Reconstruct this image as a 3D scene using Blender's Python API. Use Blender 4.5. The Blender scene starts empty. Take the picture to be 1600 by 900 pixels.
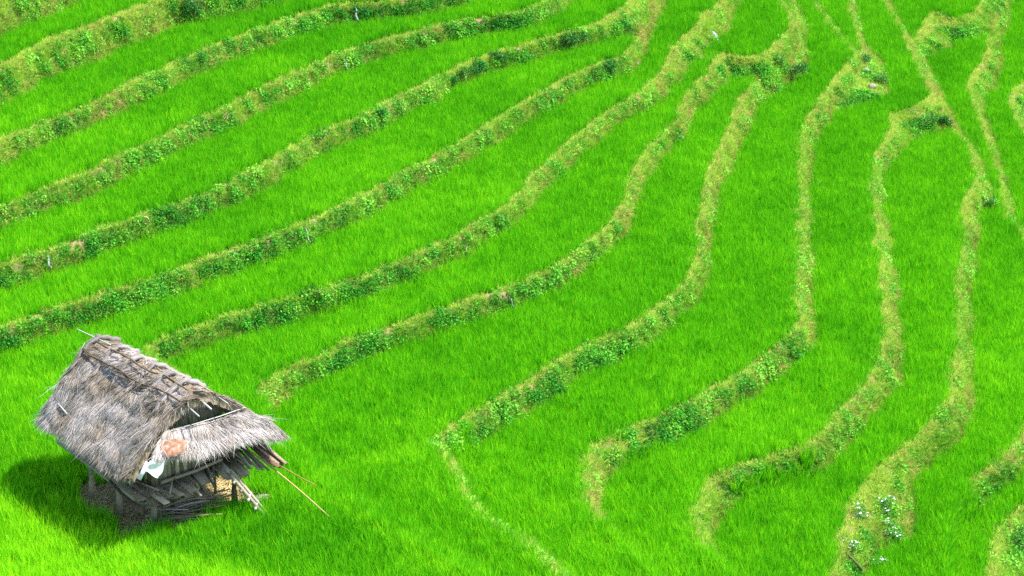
import bpy, math, random
import numpy as np
from mathutils import Vector, Matrix

R = math.radians
rng = np.random.default_rng(7)
random.seed(7)
scene = bpy.context.scene
COL = scene.collection

# ------------------------------------------------------------------ camera, sky, sun, exposure
PITCH, FPX, CAMZ = R(21.5), 3764.0, 22.7          # FPX: focal length in photo pixels (1600 wide)
cam = bpy.data.cameras.new('camera')
cam.sensor_width = 36.0
cam.lens = 36.0 * FPX / 1600.0
cam.clip_start, cam.clip_end = 0.5, 3000
cam_o = bpy.data.objects.new('camera', cam)
COL.objects.link(cam_o)
cam_o.location = (0, 0, CAMZ)
cam_o.rotation_euler = (math.pi / 2 - PITCH, 0, 0)
scene.camera = cam_o

SUN_EL, SUN_AZ = R(58), R(8)                     # azimuth counted from +X (right of the picture) towards +Y
sdir = Vector((math.cos(SUN_EL) * math.cos(SUN_AZ), math.cos(SUN_EL) * math.sin(SUN_AZ), math.sin(SUN_EL)))
world = bpy.data.worlds.new('World')
scene.world = world
world.use_nodes = True
wn = world.node_tree.nodes
bg = wn['Background']
sky = wn.new('ShaderNodeTexSky')
sky.sky_type = 'NISHITA'
sky.sun_disc = False
sky.sun_elevation = SUN_EL
sky.sun_rotation = math.pi / 2 - SUN_AZ
world.node_tree.links.new(sky.outputs[0], bg.inputs[0])
bg.inputs[1].default_value = 0.15
sun = bpy.data.lights.new('sun', 'SUN')
sun.energy = 4.4
sun.angle = R(0.5)
sun.color = (1.0, 0.96, 0.88)
sun_o = bpy.data.objects.new('sun', sun)
COL.objects.link(sun_o)
sun_o.rotation_euler = sdir.to_track_quat('Z', 'Y').to_euler()
scene.view_settings.view_transform = 'Standard'
scene.view_settings.look = 'None'
scene.view_settings.exposure = 1.15
scene.view_settings.gamma = 1.0
scene.render.engine = 'CYCLES'
scene.cycles.max_bounces = 6
scene.cycles.diffuse_bounces = 3
scene.cycles.transmission_bounces = 4
scene.cycles.transparent_max_bounces = 4
scene.cycles.use_denoising = False

# ------------------------------------------------------------------ helpers
CP, SP = math.cos(PITCH), math.sin(PITCH)

def ray(px, py):
    x = (np.asarray(px, float) - 800) / FPX
    y = (450 - np.asarray(py, float)) / FPX
    return x, CP + y * SP, -SP + y * CP

def unproj(px, py, z):
    dx, dy, dz = ray(px, py)
    t = (z - CAMZ) / dz
    return dx * t, dy * t

def proj(x, y, z):
    zz = np.asarray(z) - CAMZ
    dep = y * CP - zz * SP
    up = y * SP + zz * CP
    return 800 + FPX * x / dep, 450 - FPX * up / dep

_perm = np.random.default_rng(3).random((256, 256))
def noise(x, y, s, o=0):
    x = np.asarray(x) / s + 37.3 * o + 1000; y = np.asarray(y) / s + 91.7 * o + 1000
    xi = np.floor(x).astype(int); yi = np.floor(y).astype(int)
    fx = x - xi; fy = y - yi
    fx = fx * fx * (3 - 2 * fx); fy = fy * fy * (3 - 2 * fy)
    a = _perm[xi % 256, yi % 256]; b = _perm[(xi + 1) % 256, yi % 256]
    c = _perm[xi % 256, (yi + 1) % 256]; d = _perm[(xi + 1) % 256, (yi + 1) % 256]
    return (a * (1 - fx) + b * fx) * (1 - fy) + (c * (1 - fx) + d * fx) * fy - 0.5   # -0.5 .. 0.5

def sstep(a, b, x):
    t = np.clip((x - a) / (b - a), 0, 1)
    return t * t * (3 - 2 * t)

def mesh_np(name, V, F, mat=None, parent=None, attrs=None, smooth=False, link=True):
    """V (n,3); F (m,k) all of one size, or a list of such arrays."""
    me = bpy.data.meshes.new(name)
    Fs = F if isinstance(F, list) else [F]
    Fs = [np.asarray(f, np.int32) for f in Fs if len(f)]
    V = np.asarray(V, np.float32)
    me.vertices.add(len(V)); me.vertices.foreach_set('co', V.ravel())
    loops = np.concatenate([f.ravel() for f in Fs])
    tot = np.concatenate([np.full(len(f), f.shape[1], np.int32) for f in Fs])
    start = np.concatenate([[0], np.cumsum(tot)[:-1]]).astype(np.int32)
    me.loops.add(len(loops)); me.loops.foreach_set('vertex_index', loops)
    me.polygons.add(len(tot)); me.polygons.foreach_set('loop_start', start)
    me.polygons.foreach_set('loop_total', tot)
    if smooth:
        me.polygons.foreach_set('use_smooth', np.ones(len(tot), bool))
    me.update(calc_edges=True)
    for k, v in (attrs or {}).items():
        v = np.asarray(v, np.float32)
        if v.ndim == 1:
            a = me.attributes.new(k, 'FLOAT', 'POINT'); a.data.foreach_set('value', v)
        else:
            a = me.attributes.new(k, 'FLOAT_VECTOR', 'POINT'); a.data.foreach_set('vector', v.ravel())
    if mat: me.materials.append(mat)
    o = bpy.data.objects.new(name, me)
    if link: COL.objects.link(o)
    if parent: o.parent = parent
    return o

def tag(o, label=None, cat=None, group=None, kind=None):
    if label: o['label'] = label
    if cat: o['category'] = cat
    if group: o['group'] = group
    if kind: o['kind'] = kind
    return o

def empty(name, loc, rz=0.0, **kw):
    o = bpy.data.objects.new(name, None)
    o.empty_display_size = 0.2
    COL.objects.link(o)
    o.location = loc; o.rotation_euler = (0, 0, rz)
    return tag(o, **kw)

class MB:
    """collects boxes and tubes into one mesh"""
    def __init__(s): s.V, s.Q, s.T, s.tint = [], [], [], []
    def _add(s, V, Q, T=()):
        n = len(s.V)
        t = random.random()
        s.V += [tuple(v) for v in V]; s.tint += [t] * len(V)
        s.Q += [[i + n for i in q] for q in Q]; s.T += [[i + n for i in q] for q in T]
    def beam(s, a, b, w, h, up=(0, 0, 1), taper=1.0, j=0.0):
        a, b = Vector(a), Vector(b); d = (b - a).normalized(); up = Vector(up)
        sd = d.cross(up)
        if sd.length < 1e-3: sd = d.cross(Vector((1, 0, 0)))
        sd.normalize(); up = sd.cross(d).normalized()
        V = []
        for P, k in ((a, 1.0), (b, taper)):
            for x, y in ((-1, -1), (1, -1), (1, 1), (-1, 1)):
                V.append(P + sd * (x * w / 2 * k + random.uniform(-j, j)) + up * (y * h / 2 * k) + d * random.uniform(-j, j))
        s._add(V, [(0, 1, 2, 3), (7, 6, 5, 4), (0, 4, 5, 1), (1, 5, 6, 2), (2, 6, 7, 3), (3, 7, 4, 0)])
        return s
    def tube(s, pts, r, n=7, r2=None, wob=0.0):
        pts = [Vector(p) for p in pts]; m = len(pts); r2 = r if r2 is None else r2
        V, Q = [], []
        for i, p in enumerate(pts):
            d = (pts[min(i + 1, m - 1)] - pts[max(i - 1, 0)]).normalized()
            sd = d.cross(Vector((0, 0, 1)))
            if sd.length < 1e-3: sd = Vector((1, 0, 0))
            sd.normalize(); up = sd.cross(d)
            rr = (r + (r2 - r) * i / (m - 1)) * (1 + random.uniform(-wob, wob))
            for k in range(n):
                a = 2 * math.pi * k / n
                V.append(p + sd * (rr * math.cos(a)) + up * (rr * math.sin(a)))
        for i in range(m - 1):
            for k in range(n):
                Q.append((i * n + k, i * n + (k + 1) % n, (i + 1) * n + (k + 1) % n, (i + 1) * n + k))
        V += [pts[0], pts[-1]]
        T = [(m * n, (k + 1) % n, k) for k in range(n)] + [(m * n + 1, (m - 1) * n + k, (m - 1) * n + (k + 1) % n) for k in range(n)]
        s._add(V, Q, T); return s
    def build(s, name, mat, parent=None, smooth=False):
        return mesh_np(name, s.V, [s.Q, s.T], mat, parent, {'tint': s.tint}, smooth)

# ------------------------------------------------------------------ materials
def nmat(name):
    m = bpy.data.materials.new(name); m.use_nodes = True
    nt = m.node_tree; nt.nodes.clear()
    out = nt.nodes.new('ShaderNodeOutputMaterial')
    return m, nt, nt.nodes.new, nt.links.new, out

def ramp(nt, stops):
    r = nt.nodes.new('ShaderNodeValToRGB')
    el = r.color_ramp.elements
    while len(el) < len(stops): el.new(0.5)
    for e, (p, c) in zip(el, stops):
        e.position = p; e.color = (*c, 1)
    return r

def leaf_mat(name, stops, inst=True, trans=0.35, spec=0.25, rough=0.5, tipcol=None):
    m, nt, N, L, out = nmat(name)
    at = N('ShaderNodeAttribute'); at.attribute_name = 'tint'
    at.attribute_type = 'INSTANCER' if inst else 'GEOMETRY'
    a2 = N('ShaderNodeAttribute'); a2.attribute_name = 'blade'; a2.attribute_type = 'GEOMETRY'
    ad = N('ShaderNodeMath'); ad.operation = 'ADD'
    L(at.outputs['Fac'], ad.inputs[0]); L(a2.outputs['Fac'], ad.inputs[1])
    rp = ramp(nt, stops)
    L(ad.outputs[0], rp.inputs[0])
    p = N('ShaderNodeBsdfPrincipled')
    p.inputs['Roughness'].default_value = rough
    p.inputs['Specular IOR Level'].default_value = spec
    tr = N('ShaderNodeBsdfTranslucent')
    mx = N('ShaderNodeMixShader'); mx.inputs[0].default_value = trans
    L(rp.outputs[0], p.inputs['Base Color']); L(rp.outputs[0], tr.inputs['Color'])
    L(p.outputs[0], mx.inputs[1]); L(tr.outputs[0], mx.inputs[2]); L(mx.outputs[0], out.inputs[0])
    return m

def tint_mat(name, stops, rough=0.85, grain=None, spec=0.2, bump=0.0, gscale=(60, 60, 60)):
    """colour from the per-piece tint attribute, broken up by a stretched noise (wood grain, straw)"""
    m, nt, N, L, out = nmat(name)
    at = N('ShaderNodeAttribute'); at.attribute_name = 'tint'
    tc = N('ShaderNodeTexCoord')
    mp = N('ShaderNodeMapping'); mp.inputs['Scale'].default_value = gscale
    L(tc.outputs['Object'], mp.inputs[0])
    nz = N('ShaderNodeTexNoise'); nz.inputs['Scale'].default_value = 1; nz.inputs['Detail'].default_value = 4
    L(mp.outputs[0], nz.inputs[0])
    a = N('ShaderNodeMath'); a.operation = 'MULTIPLY_ADD'; a.inputs[1].default_value = 1.3 if grain is None else grain
    b = N('ShaderNodeMath'); b.operation = 'SUBTRACT'; b.inputs[1].default_value = 0.5
    L(nz.outputs['Fac'], b.inputs[0]); L(b.outputs[0], a.inputs[0]); L(at.outputs['Fac'], a.inputs[2])
    rp = ramp(nt, stops); L(a.outputs[0], rp.inputs[0])
    p = N('ShaderNodeBsdfPrincipled'); p.inputs['Roughness'].default_value = rough
    p.inputs['Specular IOR Level'].default_value = spec
    L(rp.outputs[0], p.inputs['Base Color'])
    if bump:
        bp = N('ShaderNodeBump'); bp.inputs['Strength'].default_value = bump; bp.inputs['Distance'].default_value = 0.02
        L(nz.outputs['Fac'], bp.inputs['Height']); L(bp.outputs[0], p.inputs['Normal'])
    L(p.outputs[0], out.inputs[0])
    return m

M = {}
M['rice'] = leaf_mat('rice_leaf', [(0.0, (0.030, 0.26, 0.003)), (0.35, (0.095, 0.47, 0.005)), (0.65, (0.20, 0.64, 0.007)), (1.0, (0.44, 0.84, 0.016))], trans=0.45, spec=0.12)
M['tuft'] = leaf_mat('bank_grass_leaf', [(0.0, (0.05, 0.25, 0.014)), (0.35, (0.15, 0.43, 0.022)), (0.65, (0.32, 0.60, 0.035)), (1.0, (0.56, 0.66, 0.12))], trans=0.3, spec=0.1)
M['weed'] = leaf_mat('weed_leaf', [(0.0, (0.016, 0.15, 0.016)), (0.4, (0.05, 0.33, 0.024)), (0.75, (0.13, 0.48, 0.03)), (1.0, (0.28, 0.60, 0.06))], trans=0.3, spec=0.12, rough=0.6)
M['dry'] = leaf_mat('dry_grass_leaf', [(0.0, (0.09, 0.20, 0.025)), (0.4, (0.22, 0.32, 0.045)), (0.75, (0.42, 0.34, 0.085)), (1.0, (0.60, 0.40, 0.18))], trans=0.2, spec=0.05, rough=0.8)
M['shrub'] = leaf_mat('shrub_leaf', [(0.0, (0.008, 0.08, 0.015)), (0.5, (0.02, 0.17, 0.02)), (1.0, (0.07, 0.30, 0.02))], inst=False, trans=0.3, spec=0.3, rough=0.4)
M['lightshrub'] = leaf_mat('light_shrub_leaf', [(0.0, (0.03, 0.17, 0.02)), (0.5, (0.08, 0.30, 0.025)), (1.0, (0.2, 0.42, 0.05))], inst=False, trans=0.3, spec=0.3, rough=0.4)
M['petal'] = tint_mat('white_petal', [(0.0, (0.55, 0.6, 0.75)), (1.0, (0.85, 0.85, 0.88))], rough=0.6)
M['stem'] = tint_mat('plant_stem', [(0.0, (0.06, 0.07, 0.02)), (1.0, (0.14, 0.12, 0.05))])
M['thatch'] = tint_mat('grey_thatch', [(0.0, (0.075, 0.052, 0.03)), (0.25, (0.19, 0.145, 0.092)), (0.5, (0.33, 0.28, 0.225)), (0.75, (0.43, 0.39, 0.37)), (1.0, (0.57, 0.52, 0.50))], grain=0.35, gscale=(9, 9, 9))
M['tie'] = tint_mat('twisted_grass_tie', [(0.0, (0.12, 0.10, 0.085)), (0.5, (0.24, 0.21, 0.195)), (1.0, (0.36, 0.33, 0.315))], grain=0.8, gscale=(50, 8, 50), bump=0.6)
M['wood'] = tint_mat('weathered_wood', [(0.0, (0.075, 0.055, 0.036)), (0.35, (0.18, 0.14, 0.09)), (0.7, (0.31, 0.25, 0.17)), (1.0, (0.46, 0.38, 0.27))], grain=0.9, gscale=(9, 45, 45), bump=0.4)
M['greywood'] = tint_mat('pale_grey_wood', [(0.0, (0.15, 0.125, 0.085)), (0.5, (0.29, 0.25, 0.175)), (1.0, (0.47, 0.41, 0.31))], grain=0.9, gscale=(9, 45, 45), bump=0.4)
M['bark'] = tint_mat('brown_bark', [(0.0, (0.12, 0.07, 0.04)), (0.5, (0.28, 0.19, 0.12)), (1.0, (0.44, 0.34, 0.25))], grain=1.2, gscale=(10, 30, 30), bump=0.5)
M['bamboo'] = tint_mat('yellow_bamboo', [(0.0, (0.20, 0.12, 0.035)), (0.5, (0.40, 0.26, 0.08)), (1.0, (0.55, 0.42, 0.18))], grain=0.6, gscale=(6, 6, 6), rough=0.5)
M['palepole'] = tint_mat('bleached_pole', [(0.0, (0.38, 0.37, 0.34)), (1.0, (0.62, 0.61, 0.57))], grain=0.5, gscale=(20, 20, 20))
M['rust'] = tint_mat('rusty_tin', [(0.0, (0.14, 0.06, 0.035)), (0.4, (0.30, 0.155, 0.095)), (0.7, (0.41, 0.245, 0.165)), (1.0, (0.54, 0.38, 0.29))], grain=2.2, gscale=(11, 11, 11), rough=0.7)
M['cloth'] = tint_mat('white_sheet', [(0.0, (0.40, 0.50, 0.46)), (1.0, (0.66, 0.72, 0.69))], grain=0.4, gscale=(8, 8, 8), rough=0.6)
M['whitewood'] = tint_mat('white_slat', [(0.0, (0.6, 0.6, 0.62)), (1.0, (0.76, 0.76, 0.78))], grain=0.4, gscale=(8, 8, 8))
M['stone'] = tint_mat('pale_stone', [(0.0, (0.10, 0.09, 0.075)), (0.5, (0.25, 0.22, 0.19)), (1.0, (0.48, 0.43, 0.38))], grain=1.0, gscale=(7, 7, 7), bump=0.6)
M['straw'] = tint_mat('old_straw', [(0.0, (0.24, 0.17, 0.07)), (0.5, (0.47, 0.36, 0.15)), (1.0, (0.66, 0.55, 0.28))], grain=0.5, gscale=(9, 9, 9))

def water_mat():
    m, nt, N, L, out = nmat('running_water')
    p = N('ShaderNodeBsdfPrincipled')
    nz = N('ShaderNodeTexNoise'); nz.inputs['Scale'].default_value = 25
    tc = N('ShaderNodeTexCoord'); L(tc.outputs['Object'], nz.inputs[0])
    rp = ramp(nt, [(0.35, (0.17, 0.19, 0.17)), (0.65, (0.42, 0.45, 0.45))]); L(nz.outputs['Fac'], rp.inputs[0])
    L(rp.outputs[0], p.inputs['Base Color']); p.inputs['Roughness'].default_value = 0.15
    bp = N('ShaderNodeBump'); bp.inputs['Strength'].default_value = 0.6; L(nz.outputs['Fac'], bp.inputs['Height']); L(bp.outputs[0], p.inputs['Normal'])
    L(p.outputs[0], out.inputs[0]); return m
M['water'] = water_mat()

# ------------------------------------------------------------------ terrace edges, traced along the front edge of each upper field
#  name: (height of the upper field, drop, start side, points)
C = {}
C['a0'] = (4.470, 1.00, 'L', [(-60, 26), (0, 2), (40, -14), (80, -32), (120, -50)])
C['a1'] = (3.470, 1.00, 'L', [(-60, 131), (0, 105), (40, 84), (74, 67), (118, 50), (152, 37), (185, 27), (219, 13), (243, 1), (290, -8), (340, -18), (400, -34)])
C['a2'] = (2.470, 0.64, 'L', [(-60, 248), (0, 226), (51, 202), (101, 184), (152, 162), (202, 135), (253, 111), (304, 88), (337, 73), (381, 57), (422, 42), (472, 25), (523, 11), (564, 7), (631, 1), (680, -8), (740, -25)])
C['a3'] = (1.830, 0.62, 'L', [(-60, 348), (0, 325), (30, 313), (57, 302), (98, 287), (142, 270), (189, 248), (236, 226), (273, 206), (304, 189), (354, 169), (415, 138), (472, 111), (530, 88), (574, 73), (614, 61), (665, 47), (705, 37), (749, 29), (800, 24), (834, 13), (860, 0), (890, -25)])
C['a4'] = (1.210, 0.61, 'L', [(-60, 438), (0, 416), (34, 405), (67, 398), (95, 386), (128, 373), (175, 354), (219, 342), (253, 330), (297, 317), (331, 300), (358, 287), (405, 263), (449, 240), (483, 219), (530, 199), (564, 186), (597, 165), (648, 142), (682, 126), (710, 107), (749, 91), (800, 77), (827, 69), (867, 59), (901, 51), (935, 37), (955, 24), (979, 7), (995, -15)])
C['a5'] = (0.600, 0.60, 'L', [(-60, 538), (0, 516), (34, 506), (74, 489), (115, 478), (148, 465), (189, 453), (236, 438), (287, 420), (317, 410), (371, 391), (422, 372), (469, 355), (489, 344), (540, 321), (581, 299), (631, 272), (682, 246), (733, 216), (783, 184), (834, 152), (867, 135), (901, 116), (935, 104), (969, 91), (982, 78), (987, 64), (988, 48), (998, 25), (1012, 0), (1025, -20)])
C['a6'] = (-0.000, 0.58, 'B', [(745, 935), (700, 893), (600, 834), (545, 800), (490, 760), (430, 708), (350, 645), (280, 600), (225, 568), (212, 556), (219, 549), (253, 534), (290, 521), (324, 509), (354, 499), (405, 482), (445, 469), (479, 461), (530, 447), (564, 435), (597, 423), (631, 406), (675, 388), (709, 374), (733, 357), (766, 337), (800, 315), (824, 283), (861, 250), (894, 219), (928, 192), (962, 169), (996, 152), (1012, 140), (1029, 115), (1040, 91), (1066, 60), (1094, 30), (1127, 3), (1145, -20)])
C['a7'] = (-0.580, 0.57, 'B', [(775, 935), (722, 892), (620, 832), (565, 797), (510, 757), (455, 708), (405, 662), (388, 640), (392, 622), (420, 596), (450, 580), (480, 565), (530, 543), (564, 529), (597, 516), (641, 505), (675, 489), (733, 469), (783, 459), (807, 448), (844, 432), (884, 408), (918, 381), (945, 357), (962, 330), (972, 302), (980, 276), (996, 250), (1029, 219), (1056, 186), (1068, 157), (1090, 132), (1111, 101), (1126, 85), (1146, 91), (1171, 94), (1195, 89), (1212, 74), (1225, 51), (1229, 34), (1219, 13), (1208, 0), (1195, -20)])
C['a8'] = (-1.150, 0.57, 'B', [(900, 935), (868, 900), (844, 883), (807, 850), (780, 833), (746, 809), (729, 789), (712, 765), (699, 735), (680, 711), (662, 700), (672, 692), (692, 681), (719, 664), (749, 644), (783, 622), (820, 600), (868, 570), (901, 551), (935, 533), (982, 514), (1019, 489), (1050, 460), (1068, 437), (1079, 415), (1084, 388), (1085, 351), (1089, 320), (1094, 297), (1114, 243), (1134, 202), (1151, 162), (1171, 135), (1190, 116), (1203, 103), (1222, 80), (1235, 52), (1238, 30), (1230, 10), (1220, -10)])
a9low = [(1030, 935), (996, 899), (969, 873), (945, 850), (925, 826), (914, 808), (905, 785), (907, 760), (918, 722), (928, 708), (942, 701), (962, 693), (996, 677), (1036, 661), (1065, 649), (1087, 634), (1114, 620), (1150, 599), (1195, 567), (1222, 546), (1238, 530), (1243, 502), (1240, 452), (1242, 410), (1242, 367), (1244, 310), (1243, 280), (1246, 243), (1252, 209), (1269, 182), (1286, 152), (1303, 132), (1321, 112)]
C['a9'] = (-1.720, 0.18, 'B', a9low + [(1329, 92), (1322, 79), (1310, 70), (1296, 51), (1276, 24), (1264, 0), (1254, -20)])
C['b9'] = (-1.900, 0.40, 'B', a9low + [(1335, 98), (1342, 84), (1333, 60), (1326, 30), (1320, 0), (1314, -20)])
C['a10'] = (-2.300, 0.58, 'B', [(1150, 935), (1121, 900), (1104, 880), (1093, 865), (1081, 843), (1077, 819), (1083, 796), (1090, 769), (1106, 741), (1131, 744), (1168, 728), (1208, 716), (1252, 701), (1276, 681), (1303, 657), (1318, 634), (1337, 613), (1355, 594), (1370, 567), (1377, 529), (1377, 489), (1373, 445), (1367, 401), (1363, 361), (1360, 320), (1357, 290), (1360, 256), (1370, 233), (1383, 209), (1385, 195), (1380, 183), (1384, 176), (1397, 178), (1424, 172), (1441, 162), (1446, 148), (1438, 128), (1414, 81), (1404, 56), (1391, 34), (1377, 7), (1366, -20)])
C['a11'] = (-2.880, 0.62, 'B', [(1292, 935), (1296, 900), (1303, 856), (1316, 816), (1340, 775), (1354, 752), (1370, 738), (1387, 718), (1421, 691), (1448, 671), (1465, 647), (1476, 625), (1483, 597), (1489, 540), (1489, 489), (1490, 452), (1495, 411), (1501, 367), (1497, 330), (1503, 310), (1517, 286), (1518, 262), (1508, 237), (1488, 210), (1474, 197), (1462, 178), (1450, 140), (1432, 96), (1421, 70), (1441, 40), (1455, 20), (1466, 20), (1478, 31), (1497, 33), (1520, 18), (1535, 0), (1548, -20)])
C['a12'] = (-3.500, 0.48, 'B', [(1480, 935), (1475, 900), (1470, 850), (1478, 805), (1500, 768), (1512, 760), (1539, 742), (1566, 718), (1586, 694), (1600, 674), (1650, 600), (1665, 520), (1640, 440), (1600, 385), (1583, 358), (1567, 338), (1557, 290), (1543, 240), (1530, 210), (1517, 180), (1509, 150), (1512, 125), (1533, 95), (1540, 64), (1550, 36), (1562, 0), (1570, -20)])
C['a13'] = (-3.980, 0.55, 'B', [(1536, 935), (1539, 900), (1546, 860), (1560, 829), (1575, 802), (1590, 795), (1625, 780), (1700, 700), (1760, 600), (1760, 420), (1700, 300), (1650, 255), (1600, 219), (1585, 202), (1572, 175), (1576, 150), (1600, 132), (1650, 100), (1700, 60), (1730, 0), (1745, -20)])
# where the slope under an edge spreads wide: edge -> [(px, py, radius m, width m)]
WIDE = {'a1': [(60, 80, 5, 0.6)], 'a6': [(1100, 50, 3.5, 1.2)], 'b9': [(1325, 120, 2.6, 1.7)], 'a11': [(1350, 800, 1.9, 1.45), (1455, 40, 2.5, 1.5), (1515, 290, 1.5, 0.7)],
        'a8': [(1215, 90, 2.5, 0.8)], 'a4': [(1010, 20, 2, 0.9)], 'a7': [(1168, 93, 1.8, 0.85)], 'a10': [(1425, 172, 2.4, 1.25)], 'a13': [(1560, 850, 2.5, 0.8), (1590, 170, 3, 0.8)], 'a12': [(1530, 110, 4, 0.75)]}
LEFT = ('a0', 'a1', 'a2', 'a3', 'a4', 'a5', 'a6', 'a7')

def catmull(P, step):
    P = np.asarray(P, float)
    Q = np.vstack([2 * P[0] - P[1], P, 2 * P[-1] - P[-2]])
    out = []
    for i in range(1, len(Q) - 2):
        p0, p1, p2, p3 = Q[i - 1], Q[i], Q[i + 1], Q[i + 2]
        n = max(1, int(np.linalg.norm(p2 - p1) / step))
        t = (np.arange(n) / n)[:, None]
        out.append(0.5 * (2 * p1 + (p2 - p0) * t + (2 * p0 - 5 * p1 + 4 * p2 - p3) * t ** 2 + (3 * p1 - p0 - 3 * p2 + p3) * t ** 3))
    return np.vstack(out + [P[-1:]])

lines = {}
for k, (z, H, side, pts) in C.items():
    p = np.array(pts, float)
    x, y = unproj(p[:, 0], p[:, 1], z)
    L_ = catmull(np.stack([x, y], 1), 0.3)
    for _ in range(2):
        L_[1:-1] = 0.25 * L_[:-2] + 0.5 * L_[1:-1] + 0.25 * L_[2:]
    d = L_[-1] - L_[-4]; d /= np.linalg.norm(d); d[1] = max(d[1], 0.8)
    s_ = L_[0] - L_[3]; s_ /= np.linalg.norm(s_)
    if side == 'B': s_[1] = min(s_[1], -0.8)
    e1 = L_[-1] + d * 12; e2 = np.array([e1[0], 400])
    s1 = L_[0] + s_ * 10; s2 = np.array([-400, s1[1]]) if side == 'L' else np.array([s1[0], -400])
    lines[k] = (np.vstack([s2, s1, L_, e1, e2]), side)

# grid: 0.1 m where the picture looks, widening outwards to the far hills
def axis(a, b, lo, hi, h):
    c = list(np.arange(a, b + 1e-6, h)); s = h
    left, right = [], []
    p = a
    while p > lo: s *= 1.25; p -= s; left.append(p)
    p = b; s = h
    while p < hi: s *= 1.25; p += s; right.append(p)
    return np.array(left[::-1] + c + right)
GX = axis(-22.5, 25.5, -300, 300, 0.1); GY = axis(36.0, 112.0, -60, 420, 0.1)
X, Y = np.meshgrid(GX, GY, indexing='xy')
NX, NY = len(GX), len(GY)
xf, yf = X.ravel(), Y.ravel()

def inside(poly):
    r = np.zeros(len(xf), bool)
    j = len(poly) - 1
    for i in range(len(poly)):
        (xi, yi), (xj, yj) = poly[i], poly[j]
        if yi != yj:
            lo, hi = min(yi, yj), max(yi, yj)
            a, b = np.searchsorted(GY, lo, 'left'), np.searchsorted(GY, hi, 'left')     # rows with lo <= y < hi
            if b > a:
                xc = xi + (GY[a:b] - yi) * (xj - xi) / (yj - yi)
                rr = r.reshape(NY, NX)[a:b]
                rr ^= GX[None, :] < xc[:, None]
        j = i
    return r

def dist(L_):
    D = np.full((NY, NX), 9.0)
    A = L_[:-1]; B = L_[1:]
    m = 2.6
    for s in range(0, len(A), 6):
        a, b = A[s:s + 6], B[s:s + 6]
        lo = np.minimum(a, b).min(0) - m; hi = np.maximum(a, b).max(0) + m
        i0, i1 = np.searchsorted(GX, lo[0]), np.searchsorted(GX, hi[0])
        j0, j1 = np.searchsorted(GY, lo[1]), np.searchsorted(GY, hi[1])
        if i1 <= i0 or j1 <= j0: continue
        xs, ys = X[j0:j1, i0:i1], Y[j0:j1, i0:i1]
        best = D[j0:j1, i0:i1]
        for (ax, ay), (bx, by) in zip(a, b):
            vx, vy = bx - ax, by - ay; ll = vx * vx + vy * vy + 1e-9
            t = np.clip(((xs - ax) * vx + (ys - ay) * vy) / ll, 0, 1)
            np.minimum(best, np.hypot(xs - ax - t * vx, ys - ay - t * vy), out=best)
    return D.ravel()

n1 = noise(xf, yf, 0.9, 1) * 0.15 + noise(xf, yf, 0.35, 2) * 0.10
Z = np.full(len(xf), C['a13'][0] - C['a13'][1])
BC = np.full(len(xf), -1.0)          # place across a bank: 0 rice edge, 0..0.3 bund top, 1 toe; -1 in a field
BUND = 0.17
for k, (z, H, side, pts) in C.items():
    L_, sd = lines[k]
    poly = np.vstack([L_, [[-400, 400]]]) if sd == 'L' else np.vstack([L_, [[-400, 400], [-400, -400]]])
    up = inside(poly)
    D = dist(L_)
    d = np.where(up, D, -D) + n1
    w = np.full(len(xf), 0.12 + H * 0.26) if k in LEFT else np.full(len(xf), 0.16 + H * 0.42)
    for (px, py, rad, ww) in WIDE.get(k, []):
        cx, cy = unproj(px, py, z)
        g = np.exp(-((xf - cx) ** 2 + (yf - cy) ** 2) / (rad * rad))
        w = w + (ww - w) * np.minimum(1, g * 1.3)
    w = np.maximum(w * (1 + 0.7 * noise(xf, yf, 1.7, 6) + 0.4 * noise(xf, yf, 0.5, 7)), 0.2)
    qx, qy = proj(xf, yf, np.full(len(xf), z))
    if k in ('a6', 'a7'): sup = (qy > 630) & (qx > 385)
    elif k == 'a8': sup = (qy > 712) & ((-d / (BUND + w)) > 0.62 + noise(xf, yf, 0.6, 9) * .6)
    elif k in ('a9', 'b9'): sup = (qy > 828) & (qx < 1060)
    elif k == 'a10': sup = (qy > 866) & (qx < 1160)
    elif k == 'a12': sup = (qy > 772) & (qx < 1530)
    else: sup = np.zeros(len(xf), bool)
    bc_ = -d / (BUND + w)
    lip = 0.48 + noise(xf, yf, 0.5, 10) * 0.4                      # where a bank dies out before its hairpin only the lip stays bare
    if k == 'a8': sup |= (qx < 738) & (qy > 655) & (qy < 712) & (bc_ > lip)
    elif k in ('a9', 'b9'): sup |= (qx > 932) & (qx < 1042) & (qy > 660) & (qy < 716) & (bc_ > lip)
    elif k == 'a10': sup |= (qx > 1118) & (qx < 1275) & (qy > 680) & (qy < 752) & (bc_ > lip)
    u = (d + BUND + w) / w                # 1 at the outer bund edge, 0 at the toe
    S = np.clip(u, 0, 1)
    S = 0.92 * S + 0.08 * S * S * (3 - 2 * S)
    Z += H * S
    Z += 0.06 * np.exp(-((d + BUND * 0.5) / 0.12) ** 2)
    bc = (-d) / (BUND + w)
    on = (d < 0.02) & (bc < (0.92 if k in LEFT else 0.98)) & ~sup
    BC = np.where(on, np.maximum(BC, np.clip(bc, 0, 1)), BC)
Z += noise(xf, yf, 0.5, 4) * 0.05 * (BC >= 0) + noise(xf, yf, 2.5, 5) * 0.04
Z += np.maximum(0, yf - 113) * 0.28 + np.maximum(0, -xf - 23) * 0.2 - np.maximum(0, xf - 26) * 0.15
zg = Z.reshape(NY, NX)
gy, gx = np.gradient(zg, GY, GX)
core = (BC.reshape(NY, NX))
print('terrain', NX, NY, Z.min(), Z.max())

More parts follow.
